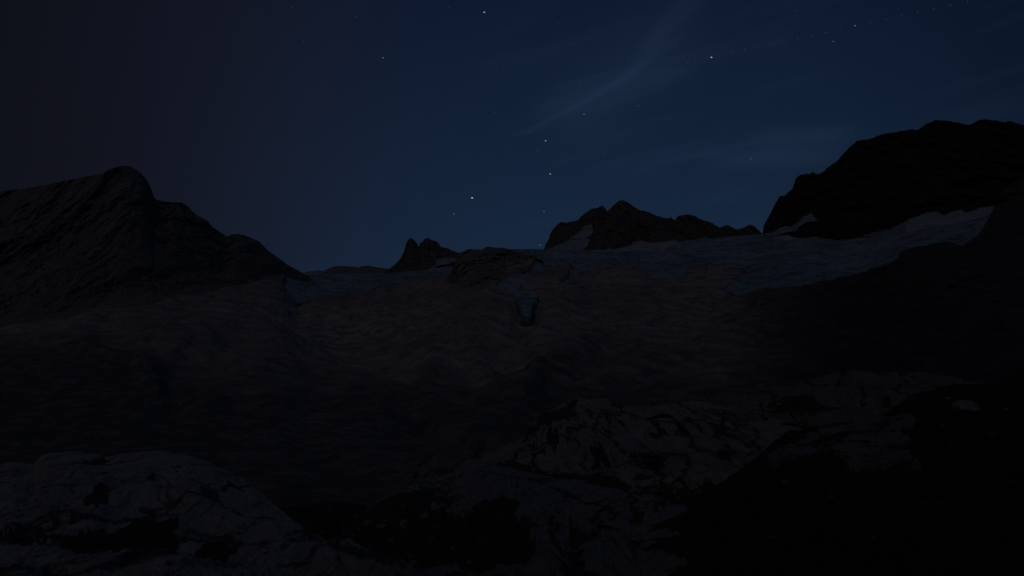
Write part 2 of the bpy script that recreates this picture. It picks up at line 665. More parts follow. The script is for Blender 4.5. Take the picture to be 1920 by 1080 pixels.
us = np.arange(-420, 2340, 2.4)
vs = 440 + (1150 - 440) * np.concatenate([np.linspace(0, .30, 230)[:-1], np.linspace(.30, 1, 260)])
U, V, X, Y, Z = t_base(us, vs)
im = blur(ice_mask(U, V), 3)
sc_ = np.clip(Y / 3000, 0.05, 1.3)
P = (X, Y, Z)
edge = sst(V - T_TOP(U), 0, 26)
rel = 30 * fbm(P, 420, 3, .5) * edge
Wx = X + 30 * fbm(P, 90, 4, .6)
Wy = Y + 30 * fbm((X + 500, Y, Z), 90, 4, .6)
gul = fbm((Wx * .8 + Wy * .6, Wy * .8 - Wx * .6, Z), 150, 6, .62, True, (1, .45, 1))
rel = rel + 8 * gul * (0.25 + .75 * edge) + 2.8 * fbm(P, 40, 6, .7, True) + 1.6 * fbm(P, 11, 4, .7)
rel *= sc_ ** 0.75
# gullies and folds that drain the slopes
def line_d(U, V, pts):
    d = np.full(U.shape, 1e9)
    for (x0, y0), (x1, y1) in zip(pts[:-1], pts[1:]):
        t = np.clip(((U - x0) * (x1 - x0) + (V - y0) * (y1 - y0)) / ((x1 - x0) ** 2 + (y1 - y0) ** 2), 0, 1)
        d = np.minimum(d, np.hypot(U - x0 - t * (x1 - x0), V - y0 - t * (y1 - y0)))
    return d


wu, wv = perlin(U / 60, V / 40, 2.2) * 26, perlin(U / 60, V / 40, 7.2) * 14
for pts, wd, dp in [([(985, 592), (965, 640), (905, 700), (830, 780), (700, 860)], 26, .016), ([(1385, 560), (1290, 610), (1160, 650), (1060, 730), (900, 830)], 16, .009),
                    ([(1130, 560), (1060, 610), (1000, 660), (950, 700)], 13, .007), ([(1560, 580), (1400, 640), (1250, 680), (1120, 760)], 18, .008),
                    ([(556, 592), (640, 640), (740, 700), (800, 790)], 22, .009), ([(540, 590), (430, 640), (330, 720), (300, 800)], 20, .008),
                    ([(760, 560), (800, 620), (870, 670)], 13, .006), ([(200, 640), (330, 680), (480, 760)], 18, .006), ([(1240, 530), (1190, 580), (1100, 610)], 9, .005)]:
    dd = line_d(U + wu, V + wv, pts)
    wd = wd * 1.35
    fd = .62 * (1 - sst(V, 700, 840))
    rel = rel - fd * dp * Y * np.exp(-(dd / wd) ** 2) / sc_ ** .75
    rel = rel + fd * .35 * dp * Y * np.exp(-((dd - 2.2 * wd) / wd) ** 2) / sc_ ** .75
# terraces: glacier-worn benches dipping to the right
bn = (Z + .18 * X + 16 * fbm(P, 260, 3)) / 26
rel += 9 * (sst(bn - np.floor(bn), .38, .58) - (bn - np.floor(bn))) * edge * sst(fbm(P, 200, 3), -.35, .25)
bn = (Z - .25 * X + 9 * fbm((Wx, Wy, Z), 80, 4, .6)) / 8
rel += 1.5 * (sst(bn - np.floor(bn), .38, .6) - (bn - np.floor(bn))) * edge * sst(fbm((X + 900, Y, Z), 160, 3), -.3, .3)
Zr = Z + rel * (1 - .8 * im) - 16 * sst(im, .2, .9) * sc_
turf = sst(V, 590, 780) * .8 + .45 * sst(-U, -560, -120) * sst(V, 550, 640)
slope_shade = np.clip(1.05 * sst(U, 1020, 1720) * sst(V - (500 - .35 * np.maximum(U - 1500, 0)), -30, 60), 0, 1)  # shade of the right slope, painted into its colour
# run the ground on behind the crest so the land does not end there
ex = []
for i in range(1, 9):
    q = (i / 8) ** 1.6
    ex.append((X[0] * (1 + q * .8), Y[0] * (1 + q * .8), Zr[0] - 500 * q))
Xe = np.vstack([e[0] for e in ex[::-1]] + [X])
Ye = np.vstack([e[1] for e in ex[::-1]] + [Y])
Ze = np.vstack([e[2] for e in ex[::-1]] + [Zr])
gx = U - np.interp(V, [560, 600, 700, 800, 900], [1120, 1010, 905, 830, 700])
slope_shade = np.maximum(slope_shade, .52 * sst(gx + 30 * wu / 26, -30, 130) * sst(V, 550, 640))  # painted shade on the gully side that faces away
tf = np.vstack([np.repeat(turf[:1], 8, 0), turf])
ms = np.vstack([np.repeat(slope_shade[:1], 8, 0), slope_shade])
grid_mesh('valley_ground', Xe, Ye, Ze, ROCK_T, smooth=False, attrs={'turf': tf, 'slope_shade': ms})


def glacier(name, u0, u1, v1):
    us = np.arange(u0, u1, 1.8)
    vv = 440 + (1150 - 440) * np.linspace(0, v1, 260)
    U, V, X, Y, Z = t_base(us, vv)
    m = inpoly(U, V, ICE_POLYS['main' if u0 > 800 else 'left'])
    m2 = blur(ice_mask(U, V), 2)
    sc_ = np.clip(Y / 3000, .05, 1.3)
    edge = sst(V - T_TOP(U), 0, 26)
    P = (X, Y, Z)
    r = (9 * fbm(P, 300, 3, .5) + 3.2 * fbm((X * .9 + Y * .3, Y * .9 - X * .3, Z), 70, 5, .6, True, (1, .3, 1)) + 1.6 * fbm(P, 18, 4, .6)) * (.15 + .85 * edge)
    # long lens-like swells of the ice
    r += 5 * np.sin((Y + .45 * X) / 95 + 2.5 * fbm(P, 500, 2)) * edge
    Zg = Z + r * sc_ - 30 * (1 - sst(m2, .15, .75)) * sc_ + 30 * fbm(P, 420, 3, .5) * edge * .2 * sc_ ** .75
    sn = np.zeros(U.shape)
    wu, wv = perlin(U / 14, V / 4, 3.3) * 9, perlin(U / 20, V / 5, 6.3) * 4
    for p in SNOW_POLYS:
        sn = np.maximum(sn, inpoly(U + wu, V + wv, p).astype(float))
    sn = blur(sn, 1) * sst(fbm(P, 130, 4, .6, False, (1, .3, 1)), -.42, -.12)
    kp = m2 > .02
    return grid_mesh(name, X, Y, Zg, ICE, keep=kp, smooth=False, attrs={'snow': sn, 'rim': 1 - blur(m2, 3)})


glacier('glacier', 915, 1900, .26)
glacier('glacier', 525, 872, .20)

# ------------------------------------------------------------------ far mountains
# pale range seen far off through the gap
sheet('mountain', SNOW, np.arange(500, 720, 2.0), curve([(500, 530), (558, 516), (568, 513), (580, 510), (600, 508), (640, 512), (720, 530)]), const(540),
      const(14000), const(12500), 30, 1, .5, 7, relief=((900, 90, True, (1, 1, 1), 'z'),))

# low brown hills behind the left ice
sheet('mountain', ROCK_C, np.arange(560, 800, 1.3),
      curve([(560, 535), (585, 519), (600, 515), (607, 508), (615, 504), (625, 500.5), (640, 499), (654, 499), (671, 502), (680, 499.5), (690, 498), (704, 501),
             (720, 503), (740, 506), (800, 520)]), const(528), const(4650), const(4100), 60, 1, .6, 5,
      relief=((160, 18, True, (1, 1, 1), 'z'),), seed=2)

B_TOP = curve([(700, 520), (728, 505), (738, 498), (747, 489), (752, 483), (757, 472), (760, 462), (762, 455), (767, 448), (771, 446), (777, 450), (782, 457),
               (785.5, 463.6), (787, 455), (792, 454), (796, 448), (803, 446), (810, 450.5), (818, 452.5), (823, 457), (827, 463.6), (838, 465), (846, 469), (854, 472),
               (861, 474), (880, 476), (930, 490)])
B_SNOW = [[(817, 488), (824, 485), (857, 483.5), (860, 490), (846, 492), (838, 495), (826, 498), (812, 502), (804, 506), (814, 499), (818, 494)]]
B_AT = dict(top=B_TOP, bot=const(522), Dtop=const(4380), Dbot=const(4080), rows=110, k_=1.0, jag=.8, jagw=3.5,
      flat=lambda U, V: 1 - .93 * blur(inpoly(U, V, B_SNOW[0]), 3), relief=((150, 55, True, (1, .4, .35), 'y'), (45, 18, True, (1, .6, .5), 'y')), seed=5)
sheet('mountain', ROCK_G, np.arange(700, 930, .7), back=(10, 1.6, 1.0), **B_AT)

# brown ridge between the two ice streams
C_TOP = curve([(826, 540), (840, 520), (850, 500), (856, 482), (861, 475), (866, 472.5), (871, 470.5), (879.5, 467), (892, 467.5), (904, 468), (908, 465), (913, 462),
               (921, 463), (929, 464), (946, 465), (962, 469), (977, 475), (1000, 482), (1016, 488), (1030, 505)])
C_BOT = curve([(826, 548), (900, 560), (930, 542), (950, 522), (996, 504), (1015, 490), (1030, 506)])
sheet('rock_ridge', ROCK_C, np.arange(826, 1030, 1.0), C_TOP, C_BOT, const(3250), lambda u: t_dist(u, C_BOT(u)) * .995, 110, 1.0, .7, 4, ff=.3,
      smooth=False, relief=((170, 90, True, (1, .5, .6), 'y'), (60, 26, True, (1, .7, .8), 'y'), (35, 5, True, (1, 1, 1), 'z')), seed=7, back=(8, .5, 1.4))

G_PTS = [(1012, 480), (1020, 467), (1022.5, 459), (1029, 448), (1032, 437), (1037, 430), (1043, 423), (1052, 415.5), (1058, 417), (1064, 418), (1070, 415), (1084, 413),
         (1088, 407), (1099, 398), (1111, 391), (1122.5, 389), (1127.5, 385), (1134, 389), (1138.6, 397), (1142, 393), (1152, 383), (1160, 377), (1167, 375),
         (1177, 379), (1188, 387), (1199, 394), (1218, 398), (1232, 405), (1249, 409), (1259, 408), (1265.5, 413), (1271, 405), (1288, 402), (1302, 404),
         (1318, 413), (1332, 416), (1349, 427), (1356, 424), (1363, 422), (1374, 426), (1382, 430), (1393, 427.5), (1406, 420), (1415.5, 425), (1429, 438), (1450, 450), (1500, 480)]
G_TOP = curve(G_PTS)
G_REL = ((330, 130, True, (1, .3, .3), 'y'), (110, 48, True, (1, .4, .45), 'y'), (35, 13, True, (1, .7, .7), 'y'))
G_SNOW = [[(1018, 470), (1045, 461), (1064, 450), (1080, 438), (1094, 431), (1092, 426), (1098, 422), (1112, 420), (1114, 430), (1110, 442), (1104, 455), (1096, 464), (1093, 476), (1018, 476)],
          [(1128, 475), (1140, 467), (1160, 471), (1177, 464), (1190, 453), (1227, 455), (1265, 449), (1278, 459), (1240, 466), (1180, 474)],
          [(1300, 456), (1312, 447), (1326, 443), (1328, 450), (1304, 458)]]


def g_flat(U, V):
    m = np.zeros(U.shape, bool)
    for p in G_SNOW:
        m |= inpoly(U, V, p)
    return 1 - .93 * blur(m, 5)


G_US = np.arange(1012, 1500, .8)
G_AT = dict(top=G_TOP, bot=const(482), Dtop=const(4750), Dbot=const(4200), rows=170, k_=1.1, jag=.9, jagw=4, relief=G_REL, seed=9, flat=g_flat)
sheet('mountain', ROCK_G, G_US, back=(10, 1.3, 1.0), **G_AT)

H_TOP = curve([(-500, 400), (0, 359), (50, 353), (100, 344), (160, 332), (187, 327), (207, 317), (227, 311), (243, 312), (263, 323), (273, 335), (283, 353), (290, 373),
               (310, 379), (340, 379), (353, 388), (367, 402), (387, 412), (400, 427), (425, 443), (436, 439), (447, 438), (463, 443), (487, 453), (500, 468),
               (520, 482), (540, 497), (573, 515), (600, 530)])
H_BOT = curve([(-500, 640), (0, 640), (200, 625), (350, 590), (480, 560), (560, 545), (600, 545)])
H_DT = scurve([(-500, 2300), (0, 2450), (240, 2500), (400, 2900), (573, 3500), (600, 3500)])
H_DB = curve([(-500, 1300), (0, 1450), (200, 1560), (350, 1850), (480, 2350), (560, 2900), (600, 3100)])
def h_dfn(U, V, s):
    vt = T_TOP(U)
    q = np.clip((vt - V) / np.maximum(vt - H_TOP(U), 4), 0, 1) ** .9
    return (t_dist(U, np.maximum(V, vt)) + (H_DT(U) - T_D(U)) * q) * .992


sheet('mountain', ROCK_H, np.arange(-420, 600, 1.6), H_TOP, lambda u: T_TOP(u) + 26, H_DT, H_DT, 260, .9, 1.0, 5, smooth=False, ff=.22, dfn=h_dfn, sink=lambda U, V, s: 22 * sst(V - T_TOP(U), 2, 26),
      relief=((420, 120, True, (1, .25, .25), 'y'), (120, 26, True, (1, .3, .3), 'y'), (45, 10, True, (1, .7, .7), 'y'), (300, 30, False, (1, 1, 1), 'z'), (60, 7, True, (1, 1, 1), 'z')),
      seed=3, back=(12, .5, 1.2))

F_TOP = curve([(1424, 450), (1430, 437), (1432, 422), (1444, 401), (1456, 378), (1462, 368), (1471, 366), (1486, 354), (1489, 344), (1492, 335), (1501, 327), (1514, 325.6),
               (1519, 326), (1524, 322), (1533, 327), (1542, 324), (1554, 312), (1569, 302), (1590, 278.5), (1607, 264), (1637, 259), (1645, 255), (1661, 250), (1684, 247),
               (1708, 242), (1720, 244), (1732, 235.5), (1752.6, 225), (1776, 226), (1794, 230), (1818, 234), (1830, 228), (1844, 223), (1868, 226), (1885, 229),
               (1893, 227), (1918, 234), (2000, 250), (2400, 300)])
F_BOT = curve([(1424, 452), (1475, 446), (1530, 452), (1600, 452), (1700, 440), (1800, 425), (1900, 420), (2400, 420)])
F_BASE = curve([(1424, 437), (1444, 435), (1471, 422), (1480, 425), (1520, 399), (1530, 407), (1531, 425), (1554, 441), (1584, 441), (1637, 437), (1681, 424), (1714, 407),
                (1755, 397), (1770, 404), (1800, 394), (1815, 401), (1844, 395), (1865, 387), (2400, 380)])
F_DT = scurve([(1424, 4000), (1520, 3950), (1620, 3800), (1750, 3500), (1920, 3200), (2400, 2900)])
F_DB = curve([(1424, 3800), (1520, 3550), (1600, 3330), (1700, 3030), (1865, 2550), (2400, 2300)])


F_SNOW = [[(1444, 441), (1452, 434), (1471, 424), (1482, 427), (1500, 414), (1514, 403), (1521, 400), (1523, 405), (1531, 407), (1528, 416), (1515, 417), (1500, 425), (1490, 434), (1470, 438), (1450, 446)],
          [(1620, 442), (1637, 437), (1681, 424), (1714, 408), (1740, 399), (1757, 397), (1768, 405), (1785, 398), (1802, 394), (1812, 401), (1844, 395), (1865, 386), (1870, 400), (1800, 418), (1740, 428), (1690, 440)]]


def f_flat(U, V):
    m = np.zeros(U.shape, bool)
    for p in F_SNOW:
        m |= inpoly(U, V, p)
    return 1 - .93 * blur(m, 4)


F_US = np.arange(1424, 2380, 1.5)
F_BOT = curve([(1424, 452), (1475, 450), (1530, 456), (1600, 456), (1700, 440), (1755, 420), (1865, 404), (2400, 394)])
F_AT = dict(top=F_TOP, bot=F_BOT, Dtop=F_DT, Dbot=lambda u: t_dist(u, F_BOT(u)) * 1.02, rows=230, k_=1.0, jag=1.0, jagw=6, smooth=False,
            relief=((420, 140, True, (1, .3, .3), 'y'), (120, 50, True, (1, .45, .5), 'y'), (36, 14, True, (1, .7, .7), 'y')), seed=12, ff=.06, flat=f_flat)
sheet('mountain', ROCK_F, F_US, back=(12, .9, 1.2), **F_AT)

# dark shoulder in front of the ice on the right
R_TOP = curve([(1640, 520), (1684, 484), (1688, 474), (1693, 468), (1710, 464),
               (1732, 461), (1752, 456), (1770, 453), (1790, 456), (1803, 461), (1818, 452), (1838, 437), (1850, 415), (1865, 387), (1885, 352), (1920, 330), (2000, 300), (2400, 260)])
R_BOT = curve([(1640, 545), (1700, 560), (1800, 600), (1920, 660), (2400, 700)])
def r_dfn(U, V, s):
    vt = T_TOP(U)
    return (t_dist(U, np.maximum(V, vt)) + np.maximum(vt - V, 0) * 2.2) * (1 - .07 * sst(s, 0, .6))


sheet('rock_ridge', ROCK_R, np.arange(1640, 2380, 1.6), R_TOP, R_BOT, const(1), const(1), 220, 1.0, 1.0, 7, ff=.25, dfn=r_dfn, sink=lambda U, V, s: 16 * (1 - sst(s, 0, .16)),
      relief=((240, 40, True, (1, 1, .8), 'y'), (70, 16, True, (1, 1, 1), 'y'), (20, 4, True, (1, 1, 1), 'z')), seed=15, back=(10, .35, .5))


# ------------------------------------------------------------------ snow fields on the peaks
def snowfield(label, polys, us, spec, thick):
    def only(U, V, X, Y, Z):
        wu = perlin(U / 6, V / 3, 3.3) * 5.0 + perlin(U / 2.2, V / 1.6, 3.3) * 2.2
        wv = perlin(U / 6, V / 3, 6.3) * 2.6 + perlin(U / 2.2, V / 1.6, 8.3) * 1.4
        m = np.zeros(U.shape, bool)
        for p in polys:
            m |= inpoly(U + wu, V + wv, p)
        return m
    o = sheet('snow_field', SNOW, us, only=only, lift=thick, kindv=None, **spec)
    return tag(o, label, 'snow field', 'snow fields under the peaks')


def soft(spec, f=.55):
    d = dict(spec)
    return d


snowfield('pale snow field filling the gully on the left flank of the middle peak, largest patch up there',
          [[(1064, 450), (1072, 445), (1080, 438), (1090, 433), (1108, 431), (1113, 430), (1112, 437), (1108, 442), (1098, 446), (1080, 447)]], G_US, G_AT, 9)
snowfield('blue grey snow apron at the foot of the middle peak below its gully',
          [[(1022, 468), (1045, 461), (1062, 453), (1080, 450), (1104, 447), (1104, 455), (1096, 464), (1093, 474), (1022, 474)]], G_US, G_AT, 9)
snowfield('small pale snow scrap high in the notch of the middle peak',
          [[(1092, 428), (1098, 423), (1110, 421), (1111, 425), (1104, 430), (1094, 431)]], G_US, G_AT, 9)
snowfield('long pale snow strip along the foot of the middle peak wall',
          [[(1128, 473), (1140, 467), (1148, 468), (1160, 471), (1177, 464), (1190, 454), (1200, 453), (1227, 456), (1265, 450), (1276, 459), (1240, 463), (1180, 470), (1160, 475)]], G_US, G_AT, 9)
snowfield('thin snow streak under the low knolls right of the middle peak',
          [[(1303, 452), (1312, 448), (1324, 445), (1325, 448), (1316, 452), (1304, 455)]], G_US, G_AT, 9)

# ------------------------------------------------------------------ foreground
GR_TOP = curve([(-700, 930), (0, 930), (400, 955), (560, 948), (620, 943), (700, 948), (800, 940), (870, 930), (1000, 960), (1200, 960), (1330, 920), (1430, 850),
                (1480, 812), (1560, 795), (1640, 786), (1675, 764), (1707, 744), (1768, 722), (1830, 719), (1870, 716), (1920, 690), (2000, 660), (2500, 560)])
GR_TOP0 = GR_TOP
GR_TOP = lambda u: GR_TOP0(u) + 5 * perlin(np.asarray(u, float) / 55, .3, .7) + 2.2 * perlin(np.asarray(u, float) / 17, 4.3, .7) + 1.0 * perlin(np.asarray(u, float) / 6, 9.3, .7)
GR_D = scurve([(-700, 40), (400, 44), (700, 46), (1000, 40), (1330, 38), (1480, 42), (1675, 48), (1770, 56), (1920, 62), (2500, 70)])
GR_M = scurve([(-700, 11), (300, 12), (700, 17), (1000, 17), (1300, 12), (1420, 8.5), (1600, 7), (2500, 6)])


def gr_pt(U, V):
    """near ground: world point under a photo point"""
    vt, D0, Dm = GR_TOP(U), GR_D(U), GR_M(U)
    a = np.clip((V - vt) / (1080 - vt), 0, 1)
    hi = D0 * (Dm / D0) ** (a ** .75)
    b = np.clip((V - 1080) / 1100, 0, 1)
    D = np.where(V < 1080, hi, Dm * (1.9 / Dm) ** (b ** .8))
    rx, rz = ray(U, V)
    X, Y, Z = D * rx, D, D * rz
    s_ = sst(V - vt, 0, 60)
    k2 = np.clip(Y / 30, .06, 1)
    Z = Z + k2 * (.2 + .8 * s_) * (1.1 * fbm((X, Y, Z * 0), 9, 5, .5) + .22 * fbm((X, Y, 0 * Z + 4), 1.4, 4, .6))
    return X, Y, Z


us = np.concatenate([np.arange(-700, 540, 5.0), np.arange(540, 2500, 3.0)])
tt = np.linspace(0, 1, 330) ** 1.15
U = np.tile(us, (330, 1))
V = GR_TOP(U) + (2180 - GR_TOP(U)) * tt[:, None]
X, Y, Z = gr_pt(U, V)
ex = []
for i in range(8, 0, -1):
    q = i / 8
    ex.append((X[0] * (1 + q * .9), Y[0] * (1 + q * .9), Z[0] - (q ** 1.3) * 26))
Xg = np.vstack([e[0] for e in ex] + [X])
Yg = np.vstack([e[1] for e in ex] + [Y])
Zg = np.vstack([e[2] for e in ex] + [Z])
grid_mesh('ground', Xg, Yg, Zg, TURF)
# hillside the photographer stands on, running up behind
xs, ys = np.meshgrid(np.linspace(-90, 90, 90), np.linspace(1.6, -110, 70))
zs = -1.62 + .28 * np.abs(np.minimum(ys, 0)) ** 1.02 - .02 * xs + .8 * fbm((xs, ys, 0 * xs), 14, 4) * sst(-ys, 0, 6)
zs = np.where(np.abs(xs) > 4, zs - .06 * (np.abs(xs) - 4), zs)
grid_mesh('hillside', xs, ys, zs, TURF)


def veg_polys(polys, extra=0.0):
    def f(U, V, s):
        wu = perlin(U / 40, V / 22, 2.3) * 22 + perlin(U / 14, V / 9, 2.3) * 11 + perlin(U / 5, V / 4, 2.3) * 4
        wv = perlin(U / 40, V / 22, 5.3) * 13 + perlin(U / 14, V / 9, 9.3) * 7 + perlin(U / 5, V / 4, 9.3) * 3
        m = np.zeros(U.shape, bool)
        for p in polys:
            m |= inpoly(U + wu, V + wv, p)
        return {'veg': blur(m, 2) + extra * (0 * U + 1), 'face': 0 * U + 1}
    return f


z5 = lambda pts: [(x * .3646, 800 + y * .3646) for x, y in pts]
z6 = lambda pts: [(600 + x / 2.4, 720 + y / 2.4) for x, y in pts]
z7 = lambda pts: [(1300 + x * .4074, 640 + y * .4074) for x, y in pts]

K_TOP = curve([(-600, 880), (-100, 876), (0, 872), (22, 867), (62, 870), (75, 858), (87, 850), (110, 848), (146, 847), (175, 850), (197, 858), (210, 855), (226, 851), (260, 848), (303, 846), (350, 855),
               (376, 863), (401, 873), (440, 893), (474, 913), (510, 943), (547, 973), (580, 998), (620, 1019), (700, 1068), (760, 1115)])
K_VEG = [z5([(370, 790), (240, 655), (380, 635), (480, 600), (560, 622), (620, 600), (700, 562), (800, 520), (900, 488), (932, 540), (905, 600), (902, 640), (930, 700), (900, 790)]),
         z5([(420, 480), (500, 425), (570, 440), (580, 465), (500, 515), (430, 510)]), z5([(940, 720), (1030, 665), (1180, 670), (1215, 700), (1160, 735), (1100, 800), (930, 800)]),
         z5([(0, 628), (110, 640), (240, 655), (240, 670), (50, 690), (0, 690)]), z5([(745, 320), (800, 315), (800, 345), (750, 355)]),
         z5([(430, 205), (530, 178), (520, 200), (440, 222)]), z5([(0, 755), (80, 760), (60, 800), (0, 800)])]




sheet('limestone_outcrop', ROCK_K, np.arange(-560, 762, 1.7), K_TOP, const(1500), curve([(-600, 34), (100, 40), (300, 40), (450, 32), (550, 22), (620, 16.5), (700, 13), (760, 11)]),
      curve([(-600, 4.2), (300, 4.6), (760, 5.6)]), 300, 1.5, .8, 14,
      relief=((9, 1.1, True, (.8, .35, 1.2), 'z'), (2.6, .34, True, (1, .45, 1.4), 'z'), (.6, .07, True, (1, .5, 1), 'z')),
      smtop=90, seed=21, attrs=veg_polys(K_VEG), back=(8, .22, .5), logd=True)

# broken ledges beyond
L_TOP = curve([(1180, 790), (1300, 762), (1380, 752), (1440, 742), (1500, 730), (1550, 714), (1600, 707), (1640, 705), (1700, 707), (1767, 713), (1850, 724), (2000, 740)])
sheet('limestone_outcrop', ROCK_L, np.arange(1180, 2000, 1.7), L_TOP, const(835), const(104), const(66), 130, 1.3, 1.3, 18,
      relief=((13, 2.4, True, (.5, 1, 1.5), 'z'), (4, .8, True, (.5, 1, 2), 'z'), (1.2, .2, True, (1, 1, 1), 'z')), seed=25,
      attrs=veg_polys([z7([(300, 330), (560, 340), (760, 350), (900, 300), (940, 330), (900, 400), (600, 440), (430, 420)])], .12), back=(6, .2, .6))
sheet('limestone_outcrop', ROCK_L, np.arange(720, 1100, 1.7), curve([(720, 965), (755, 915), (790, 875), (820, 845), (858, 832), (880, 833), (925, 848), (960, 862), (1040, 890), (1100, 905)]), const(960),
      const(82), const(58), 90, 1.3, 1.4, 12, relief=((9, 1.5, True, (1, 1, 1), 'z'), (3, .5, True, (1, 1, 1), 'z')), seed=26, attrs=veg_polys([], .05), back=(6, .2, .6))

# pale cliff with runnels
I_TOP = curve([(860, 880), (900, 862), (925, 848), (955, 832), (983, 815), (996, 795), (1008, 782), (1040, 765), (1060, 752), (1083, 745), (1110, 746), (1137, 747), (1155, 755), (1167, 760), (1200, 763), (1225, 762),
               (1250, 756), (1267, 753), (1300, 752), (1329, 753), (1345, 760), (1400, 766), (1440, 772), (1480, 790), (1520, 812), (1560, 840)])




def i_att(U, V, s):
    d = veg_polys([z6([(940, 200), (985, 150), (1160, 70), (1190, 90), (1130, 130), (1120, 160), (1000, 200), (900, 260), (870, 320)]),
                   z6([(820, 345), (900, 350), (1050, 395), (1250, 400), (1420, 480), (1400, 515), (1200, 450), (1000, 415), (840, 380)]),
                   z6([(1780, 120), (1830, 180), (1840, 260), (1800, 260), (1770, 160)])])(U, V, s)
    d['face'] = sst(V - I_TOP(U), 14, 30) * (1 - sst(V, 880, 905))
    return d


sheet('limestone_outcrop', ROCK_I, np.arange(860, 1560, 1.4), I_TOP, curve([(860, 985), (1560, 960)]), curve([(860, 64), (1100, 72), (1400, 74), (1560, 62)]),
      curve([(860, 50), (1100, 47), (1400, 42), (1560, 38)]), 190, 2.2, 1.2, 16,
      relief=((16, 2.2, True, (1, 1, .4), 'y'), (3.2, .55, True, (1, .6, .22), 'y'), (1.0, .16, True, (1, .6, .35), 'y'), (5, .5, False, (1, 1, 2.5), 'z')),
      smtop=60, seed=28, attrs=i_att, back=(8, .15, .8))

# whaleback in the middle foreground
J_TOP = curve([(640, 985), (690, 950), (740, 920), (783, 901), (820, 897), (850, 885), (868, 868), (878, 861), (905, 866), (946, 878), (990, 887), (1037, 896), (1100, 908), (1183, 927), (1240, 940),
               (1300, 955), (1350, 975), (1380, 990), (1405, 1012), (1425, 1050), (1440, 1100)])
J_VEG = [z6([(0, 560), (180, 540), (400, 530), (520, 520), (560, 560), (540, 620), (600, 700), (740, 640), (860, 640), (900, 700), (960, 760), (960, 864), (0, 900), (0, 700)]),
         z6([(700, 620), (820, 610), (900, 650), (860, 700), (760, 700)]), z6([(1400, 520), (1430, 530), (1440, 660), (1400, 660)]),
         z6([(1080, 770), (1250, 760), (1330, 790), (1280, 830), (1100, 810)]), z6([(1480, 570), (1560, 560), (1560, 600), (1490, 600)]),
         z6([(1810, 700), (1850, 740), (1830, 850), (1800, 850)])]
sheet('limestone_outcrop', ROCK_J, np.arange(640, 1440, 1.5), J_TOP, const(1400), curve([(640, 30), (870, 48), (1100, 44), (1300, 34), (1440, 12)]),
      curve([(640, 7), (1440, 4.6)]), 260, 1.35, 1.0, 12,
      relief=((7, .9, True, (1, .45, 1), 'z'), (2.2, .4, True, (1, .5, 1), 'z'), (.6, .08, True, (1, 1, 1), 'z')), smtop=60, seed=33,
      attrs=veg_polys(J_VEG, .06), back=(8, .2, .6), logd=True)

# low slab showing through the turf on the right
S_POLY = z7([(335, 545), (400, 490), (500, 455), (600, 430), (680, 405), (760, 370), (880, 350), (1030, 385), (1025, 405), (945, 430), (1010, 460), (975, 500), (1060, 560), (1070, 590),
             (700, 580), (690, 545), (600, 525), (500, 545), (420, 560), (370, 600)])
us = np.arange(1410, 1760, 1.4)
vv = np.linspace(770, 900, 120)
U, V = np.meshgrid(us, vv)
m = blur(inpoly(U + perlin(U / 12, V / 8, 1.1) * 7, V + perlin(U / 12, V / 8, 4.1) * 4, S_POLY), 5)
X, Y, Z = gr_pt(U, np.maximum(V, GR_TOP(U) + .5))
lift = sst(m, .1, .9)
Zs = Z * 1 + lift * (.34 + .22 * fbm((X, Y, Z), 3.5, 4, .5, True)) - .30 + .1 * fbm((X, Y, Z), .8, 3)
o = grid_mesh('rock_slab', X, Y, Zs, ROCK_S, keep=m > .03, attrs={'veg': 0 * U, 'face': 0 * U}, kind=None)
tag(o, 'broad flat grey rock slab lying in the dark turf at right', 'rock slab')


snowfield('small pale snow patch on the right side of the twin rock towers', B_SNOW, np.arange(700, 930, .7), B_AT, 9)
snowfield('ragged pale snow cone against the foot of the right massif, at its left end', F_SNOW[:1], F_US, F_AT, 9)
snowfield('long pale snow fringe rising to the right along the foot of the right massif', F_SNOW[1:], F_US, F_AT, 9)

# ------------------------------------------------------------------ boulders
def boulder_mesh(seed, sx, sy, sz, n=26):
    th = np.linspace(0, 2 * np.pi, n * 2 + 1)[:-1]
    ph = np.linspace(0, np.pi, n)
    T, Pp = np.meshgrid(th, ph)
    x, y, z = np.sin(Pp) * np.cos(T), np.sin(Pp) * np.sin(T), np.cos(Pp)
    rs = np.random.RandomState(seed)
    r = np.ones_like(x)
    for _ in range(11):                       # planar facets
        d = rs.normal(size=3)
        d[2] *= .7
        d /= np.linalg.norm(d)
        h = rs.uniform(.62, .9)
        q = x * d[0] + y * d[1] + z * d[2]
        r = np.minimum(r, np.where(q > .05, h / np.maximum(q, .05), 9))
    r = r * (1 + .06 * fbm((x + seed, y, z), .6, 4, .55))
    X, Y, Z = x * r * sx, y * r * sy, z * r * sz
    verts = [(0, 0, Z[0, 0])] + [(X[i, j], Y[i, j], Z[i, j]) for i in range(1, n - 1) for j in range(2 * n)] + [(0, 0, Z[-1, 0])]
    W_ = 2 * n
    faces = []
    for j in range(W_):
        faces.append((0, 1 + j, 1 + (j + 1) % W_))
        faces.append((len(verts) - 1, 1 + (n - 3) * W_ + (j + 1) % W_, 1 + (n - 3) * W_ + j))
    for i in range(n - 3):
        for j in range(W_):
            a = 1 + i * W_ + j
            b = 1 + i * W_ + (j + 1) % W_
            faces.append((a, a + W_, b + W_, b))
    me = bpy.data.meshes.new('boulder')
    me.from_pydata([tuple(map(float, v)) for v in verts], [], faces)
    me.polygons.foreach_set('use_smooth', [True] * len(me.polygons))
    return me


def stone_mat(name, c):
    m = M(name)
    a = m.noise(.5, 8, .7)
    b = m.noise(.07, 5, .7)
    m.color(m.mix(m.mr(a, .35, .65), c, tuple(x * .5 for x in c)))
    m.bump(m.math('ADD', a, m.math('MULTIPLY', b, .3)), .08)
    return m.m


